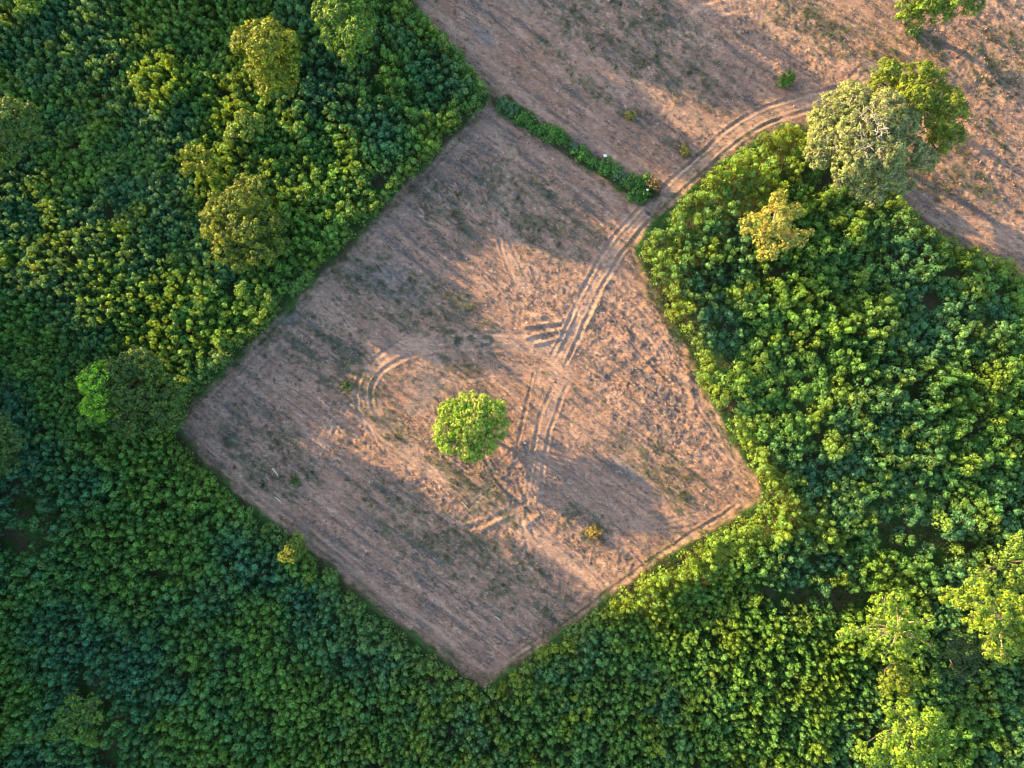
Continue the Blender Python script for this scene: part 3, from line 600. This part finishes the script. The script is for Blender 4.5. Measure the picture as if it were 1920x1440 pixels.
shrub('brown_shrub', 'brown withered shrub at the track end of the hedge strip', 1226, 347, 13, 1.1, [(.16, .10, .05), (.12, .09, .045), (.14, .13, .05)], 40, dens=1.0)
ep = [(795,38),(812,56),(832,76),(850,96),(866,116),(876,138),(890,150),(905,168)]
for k, (x, y) in enumerate(ep):
    shrub('edge_shrub', words[k] + ' bright shrub down the upper edge of the left plantation, facing the weedy field', x - 6, y + 6, 15, 1.5, [(.07, .18, .022), (.09, .2, .022)], 50 + k, 'bright shrubs on the upper edge of the left plantation', 1.4)
shrub('round_weed', 'green bushy weed alone on the bare ground above the dirt track', 1473, 153, 17, .7, [(.06, .15, .022), (.08, .17, .022)], 70)
shrub('weed_clump', 'leafy green weed patch near the lower-left rim of the square field', 553, 903, 13, .3, [(.06, .11, .028), (.05, .095, .026)], 71, dens=.7)
shrub('weed_clump', 'green weed patch beside the curved wheel mark left of the round tree', 651, 723, 11, .3, [(.06, .12, .028), (.05, .10, .026)], 72, dens=.7)
shrub('dry_shrub', 'yellowed shrub in the sunlit lower right of the square field', 1112, 998, 14, .5, [(.26, .22, .05), (.24, .15, .05), (.16, .16, .04)], 73, dens=1.0)
shrub('yellow_weed', 'yellow-green weed clump lit by the sun north of the hedge strip', 1182, 217, 11, .32, [(.20, .22, .035), (.22, .18, .04)], 74, dens=.8)
shrub('yellow_weed', 'yellow flowering weed clump beside the dirt track ruts', 1285, 283, 11, .32, [(.26, .22, .035), (.18, .19, .035)], 75, dens=.8)
shrub('weed_clump', 'low green weed clump on the bare ground under the top edge tree', 1712, 62, 14, .5, [(.06, .12, .026)], 76, dens=.8)
shrub('vine_patch', 'lime green leafy clump poking above the left plantation near the field rim', 472, 555, 11, 2.3, [(.16, .27, .025), (.13, .24, .025)], 77)

# ------------------------------------------------------------------ weeds, grass and crop residue
def tuft_data(x, y, z, n, ln, cols, r, spread, up=.8):
    N = len(x) * n
    c = np.repeat(np.stack([x, y, z], 1), n, axis=0); k = np.repeat(ln, n)[:, None] * r.uniform(.6, 1.2, (N, 1))
    d = unit(np.stack([r.normal(size=N), r.normal(size=N), up + r.uniform(size=N) * .6], 1))
    c = c + np.stack([r.normal(size=N), r.normal(size=N), np.zeros(N)], 1) * np.repeat(spread, n)[:, None]
    b = unit(np.cross(d, rand_dir(N, r))) * k * .16
    col = np.repeat(cols, n, axis=0) * r.uniform(.7, 1.3, (N, 1))
    return c + d * k, d * k, b, col
r = np.random.default_rng(77)
N0 = 60000; x = r.uniform(340, 2000, N0); y = r.uniform(-60, 1300, N0)
hz, _, sd, hsd, comp = terrain(x, y)
ok = (sd > 2) & (hsd < 0) & (comp < .8); w = weed_map(x, y)
ok &= r.uniform(size=N0) < .60 * sstep(.28, .72, w + .1) + .15 * sstep(-.1, .5, fbm(rowc(x, y)[0] / 18, rowc(x, y)[1] / 7, 303, 3))
x, y, hz, w = x[ok], y[ok], hz[ok], w[ok]
gc = np.array([.042, .080, .036]); yc = np.array([.15, .14, .04]); bc = np.array([.075, .060, .040]); t = r.uniform(size=len(x))
cols = np.where((t < .60)[:, None], gc, np.where((t < .82)[:, None], yc, bc)) * r.uniform(.7, 1.3, (len(x), 1))
Lf = Leaves(); Lf.add(*tuft_data(wx(x), wy(y), hz - .01, 12, .04 + .09 * r.uniform(size=len(x)) ** 2 + .03 * sstep(.4, .8, w), cols, r, .05 + .07 * r.uniform(size=len(x))))
tag(link('weeds', Lf.mesh('weeds', M_GRASS)), 'sparse low weeds dotted in rows over the bare fields', 'weeds', None, 'stuff')
print('weeds', len(x))
# grass fringes round the fields, hedge foot and the open gaps of the crop
N0 = 90000; x = r.uniform(-60, 1990, N0); y = r.uniform(-60, 1500, N0)
hz, _, sd, hsd, comp = terrain(x, y)
gap = blob(x, y, [(1745,1030,110,44,15),(1660,1010,60,40,0),(1590,1130,60,40,0),(90,935,70,60,0),(1500,1110,70,30,0),(195,1290,60,36,20),(1420,1200,200,120,0),(1150,1380,280,90,0)], .4)
fr = sstep(18, 0, sd + 15 * fbm(x / 25, y / 25, 77, 3)) * sstep(-34, -18, sd)
ok = (r.uniform(size=N0) < np.clip(.9 * fr + .5 * gap * (sd < 0) + .9 * (hsd > -5) + .04 * (sd < 0), 0, 1)) & (sd < 24)
ok |= (hsd > -5)
x, y, hz, sd2, gp = x[ok], y[ok], hz[ok], sd[ok], gap[ok]
t = r.uniform(size=len(x)) + .25 * fbm(x / 40, y / 40, 301, 2)
se = blob(x, y, [(1310,1000,130,26,-30),(1190,1080,90,16,-36),(1420,930,40,50,0)], .4)  # yellow grass of the south-east rim, with sunlit brightness painted in
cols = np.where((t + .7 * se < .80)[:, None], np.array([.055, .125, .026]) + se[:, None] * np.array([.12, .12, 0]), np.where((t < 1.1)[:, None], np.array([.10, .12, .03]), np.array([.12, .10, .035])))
Lf = Leaves(); Lf.add(*tuft_data(wx(x), wy(y), hz - .01, 9, .07 + .06 * r.uniform(size=len(x)) + .10 * gp * (sd2 < 0), cols, r, np.full(len(x), .12)))
tag(link('grass', Lf.mesh('grass', M_GRASS)), 'rough grass fringing the bare fields and filling gaps in the crop', 'grass', None, 'stuff')
print('grass', len(x))
# dead stalks and straw
N0 = 62000; x = r.uniform(340, 2000, N0); y = r.uniform(-60, 1300, N0)
hz, _, sd, hsd, comp = terrain(x, y)
ok = (sd > 0) & (hsd < 0) & (r.uniform(size=N0) > comp * .8) & (fbm(x / 45, y / 45, 311, 3) + r.normal(size=N0) * .35 > -.1)
x, y, hz = x[ok], y[ok], hz[ok]; n = len(x)
a = r.normal(size=n) * .9 - math.radians(36); ln = .05 + .13 * r.uniform(size=n) ** 2
d = np.stack([np.cos(a), np.sin(a), r.normal(size=n) * .25 + .1], 1); d = unit(d) * ln[:, None]
side = unit(np.stack([-d[:, 1], d[:, 0], np.zeros(n)], 1)); t = r.uniform(size=n)
cols = np.where((t < .55)[:, None], np.array([.07, .055, .045]), np.where((t < .85)[:, None], np.array([.30, .20, .12]), np.array([.36, .27, .19]))) * r.uniform(.7, 1.3, (n, 1))
c = np.stack([wx(x), wy(y), hz + .02], 1); wd_ = (.009 + .010 * r.uniform(size=n))[:, None]
Lf = Leaves(); Lf.add(c, d, side * wd_ * 1.6, cols); Lf.add(c + np.array([0, 0, .006]), d, unit(np.cross(side, d)) * wd_, cols)
tag(link('crop_residue', Lf.mesh('crop_residue', M_DRY)), 'broken stalks and straw scattered over the bare soil', 'crop residue', None, 'stuff')
# loose clods of earth
N0 = 26000; x = r.uniform(500, 2000, N0); y = r.uniform(-60, 1180, N0)
hz, cc, sd, hsd, comp = terrain(x, y)
rz = blob(x, y, [(1230,700,270,110,40),(1040,560,80,70,0),(960,960,260,110,38),(1100,1030,130,90,40),(700,850,170,60,30),(1300,850,120,80,45),(1480,90,250,70,35),(1800,300,240,90,38),(1290,240,110,50,30),(1850,100,130,110,30)], .4)
ok = (sd > 4) & (hsd < 0) & (r.uniform(size=N0) < (.10 + .9 * rz) * (1 - .85 * comp) * sstep(-.3, .3, fbm(x / 20, y / 20, 321, 2)))
x, y, hz, cc = x[ok], y[ok], hz[ok], cc[ok]; n = len(x)
cube = np.array([(-1,-1,-1),(1,-1,-1),(1,1,-1),(-1,1,-1),(-1,-1,1),(1,-1,1),(1,1,1),(-1,1,1)], float)
cf = np.array([(0,3,2,1),(4,5,6,7),(0,1,5,4),(1,2,6,5),(2,3,7,6),(3,0,4,7)])
V = cube[None] * (.018 + .05 * r.uniform(size=n) ** 3)[:, None, None] * r.uniform(.5, 1.3, (n, 1, 3)); V = V + r.normal(size=V.shape) * .010
V[:, 4:, :2] *= .6
a = r.uniform(0, 6.28, n); c_, s_ = np.cos(a)[:, None], np.sin(a)[:, None]
V = np.stack([V[..., 0] * c_ - V[..., 1] * s_, V[..., 0] * s_ + V[..., 1] * c_, V[..., 2] * .8], -1) + np.stack([wx(x), wy(y), hz + .01], 1)[:, None]
F = (cf[None] + 8 * np.arange(n)[:, None, None]).reshape(-1, 4)
me = quad_mesh('clods', V.reshape(-1, 3), F, np.repeat(np.clip(np.array([.36, .205, .14]) * r.uniform(.8, 1.2, (n, 1)), 0, 1), 8, axis=0), M_SOIL)
tag(link('dirt_clods', me), 'loose clods of reddish earth on the churned soil', 'clods', None, 'stuff'); print('clods', n)
# a few pale sticks and scraps
def stick(name, label, x, y, ln, ang, rad, col, cat):
    z = float(ground_z([x], [y])[0]) + rad * .9; a = math.radians(ang); d = np.array([math.cos(a), math.sin(a), .02])
    me = tubes_mesh(name, [([-d * ln / 2, d * ln * .1 + np.array([.01, .02, .01]), d * ln / 2], [rad, rad * .9, rad * .6])], M_DRY, col)
    o = link(name, me); o.location = (float(wx(x)), float(wy(y)), z); tag(o, label, cat); return o
stick('branch', 'pale cut branch lying near the lower-left rim of the square field', 520, 937, .55, -38, .045, (.5, .46, .36), 'branch')
stick('branch', 'short pale stick in the left part of the square field', 501, 897, .3, -45, .025, (.5, .44, .4), 'branch')
stick('bark_slab', 'broad pale strip of bark in the left part of the square field', 516, 885, .7, -50, .07, (.40, .33, .24), 'bark')
stick('bark_slab', 'curved pale bark strip left of where the wheel marks meet', 872, 948, .8, -50, .05, (.36, .34, .26), 'bark')
stick('dead_limb', 'dead grey limb on the ground north-east of the big trees', 1802, 100, 1.0, 35, .05, (.16, .12, .09), 'branch')
stick('dead_limb', 'pale limb on the soil just below the dirt track junction', 933, 1158, .5, -35, .05, (.42, .38, .32), 'branch')
def scrap(label, x, y, s, z=None):
    rr = np.random.default_rng(int(x)); g = np.linspace(-1, 1, 5); X, Y = np.meshgrid(g, g)
    Z = .35 * fbm(X * 2 + x, Y * 2 + y, 3, 2) + .25
    V = np.stack([X * s * (1 + .2 * Y), Y * s * .7, Z * s], -1).reshape(-1, 3); i = np.arange(4)[:, None] * 5 + np.arange(4)[None]
    F = np.stack([i, i + 1, i + 6, i + 5], -1).reshape(-1, 4)
    o = link('plastic_scrap', quad_mesh('plastic_scrap', V, F, np.full((25, 3), .75), M_DRY)); o.location = (float(wx(x)), float(wy(y)), float(ground_z([x], [y])[0]) + .02 if z is None else z)
    m = o.modifiers.new('thickness', 'SOLIDIFY'); m.thickness = .006
    tag(o, label, 'scrap')
scrap('white scrap on the soil right of the round tree', 984, 831, .07)
scrap('white scrap on the soil left of the rutted track', 987, 605, .06)
scrap('white scrap among the shrubs at the track end of the hedge strip', 1210, 362, .07, .85)
scrap('crumpled white sheet on the field side of the hedge strip', 1133, 296, .12, .45)

# ------------------------------------------------------------------ woodland outside the frame, whose long shadows cross the fields
def woodland():
    r = np.random.default_rng(5); Lf = Leaves(); T = []
    prof = [(-640,-592,3.0),(-590,-442,7.4),(-480,-366,6.4),(-395,-84,10.0),(62,262,6.8),(474,1500,17.0)]
    for v0, v1, hh in prof:
        v = v0 + 32; v1 = max(v1 - 32, v0 + 33)
        while v < v1:
            # the point where this light ray meets the line outside the frame
            off = 285 + r.uniform(-12, 12)
            yL = (v - .485 * off) / .875                      # on x = -off
            if yL > -off: X, Y = -off, yL
            else: X, Y = (-.875 * off - v) / .485, -off
            h = hh * (1 + .05 * r.normal()) + (.7 if True else 0)
            h *= 1.0
            R = min(2.4, h * .28); gx, gy = float(wx(X)), float(wy(Y))
            k = 0
            nl = int(4 + h * 1.1)
            for q in range(nl):
                z = h - R * .8 - (h * .82) * (q / nl); 
                c = np.array([gx + r.normal() * .5, gy + r.normal() * .5, max(R * .5, z)])
                crown_leaves(Lf, c, R * r.uniform(.8, 1.05), DG, .30, .65, 1.1, .8, r)
            T.append(([(gx, gy, -.4), (gx + .1, gy, h * .4), (gx, gy + .1, h * .8)], [.3, .22, .1]))
            v += R * S * .75
    tag(link('woodland', Lf.mesh('woodland', M_TREE)), 'dark belt of woodland beyond the plantations', 'woodland', None, 'stuff')
    print('woodland leaves', sum(len(v) for v in Lf.V) // 4)
woodland()

# ------------------------------------------------------------------ light, sky, camera
EL = math.radians(12); AZ = np.array([-.875, .485])
w = bpy.data.worlds.new('World'); SC.world = w; w.use_nodes = True; nt = w.node_tree; nt.nodes.clear()
sky = nt.nodes.new('ShaderNodeTexSky'); sky.sky_type = 'NISHITA'; sky.sun_disc = False; sky.sun_elevation = EL
sky.sun_rotation = math.atan2(AZ[0], AZ[1]); sky.air_density = 1.0; sky.dust_density = 1.5; sky.ozone_density = 1.0
bg = nt.nodes.new('ShaderNodeBackground'); bg.inputs['Strength'].default_value = 0.15; wo = nt.nodes.new('ShaderNodeOutputWorld')
nt.links.new(sky.outputs[0], bg.inputs['Color']); nt.links.new(bg.outputs[0], wo.inputs['Surface'])
from mathutils import Vector
sd_ = bpy.data.lights.new('sun', 'SUN'); sd_.energy = 4.0; sd_.angle = math.radians(0.6); sd_.color = (1.0, .67, .27)
so = bpy.data.objects.new('sun', sd_); COL.objects.link(so)
so.rotation_euler = Vector((AZ[0] * math.cos(EL), AZ[1] * math.cos(EL), math.sin(EL))).to_track_quat('Z', 'Y').to_euler()
so.location = (-60, 35, 40)
cam = bpy.data.cameras.new('camera'); cam.sensor_width = 36; cam.lens = 24.0; cam.clip_end = 20000; cam.clip_start = .1
co = bpy.data.objects.new('camera', cam); COL.objects.link(co); co.location = (0, 0, H); SC.camera = co
vs = SC.view_settings; vs.view_transform = 'Standard'; vs.look = 'None'; vs.exposure = 2.42; vs.gamma = 1.0; vs.use_curve_mapping = False
SC.cycles.filter_width = 1.1; SC.cycles.max_bounces = 5; SC.cycles.diffuse_bounces = 3; SC.cycles.transmission_bounces = 3; SC.cycles.glossy_bounces = 2
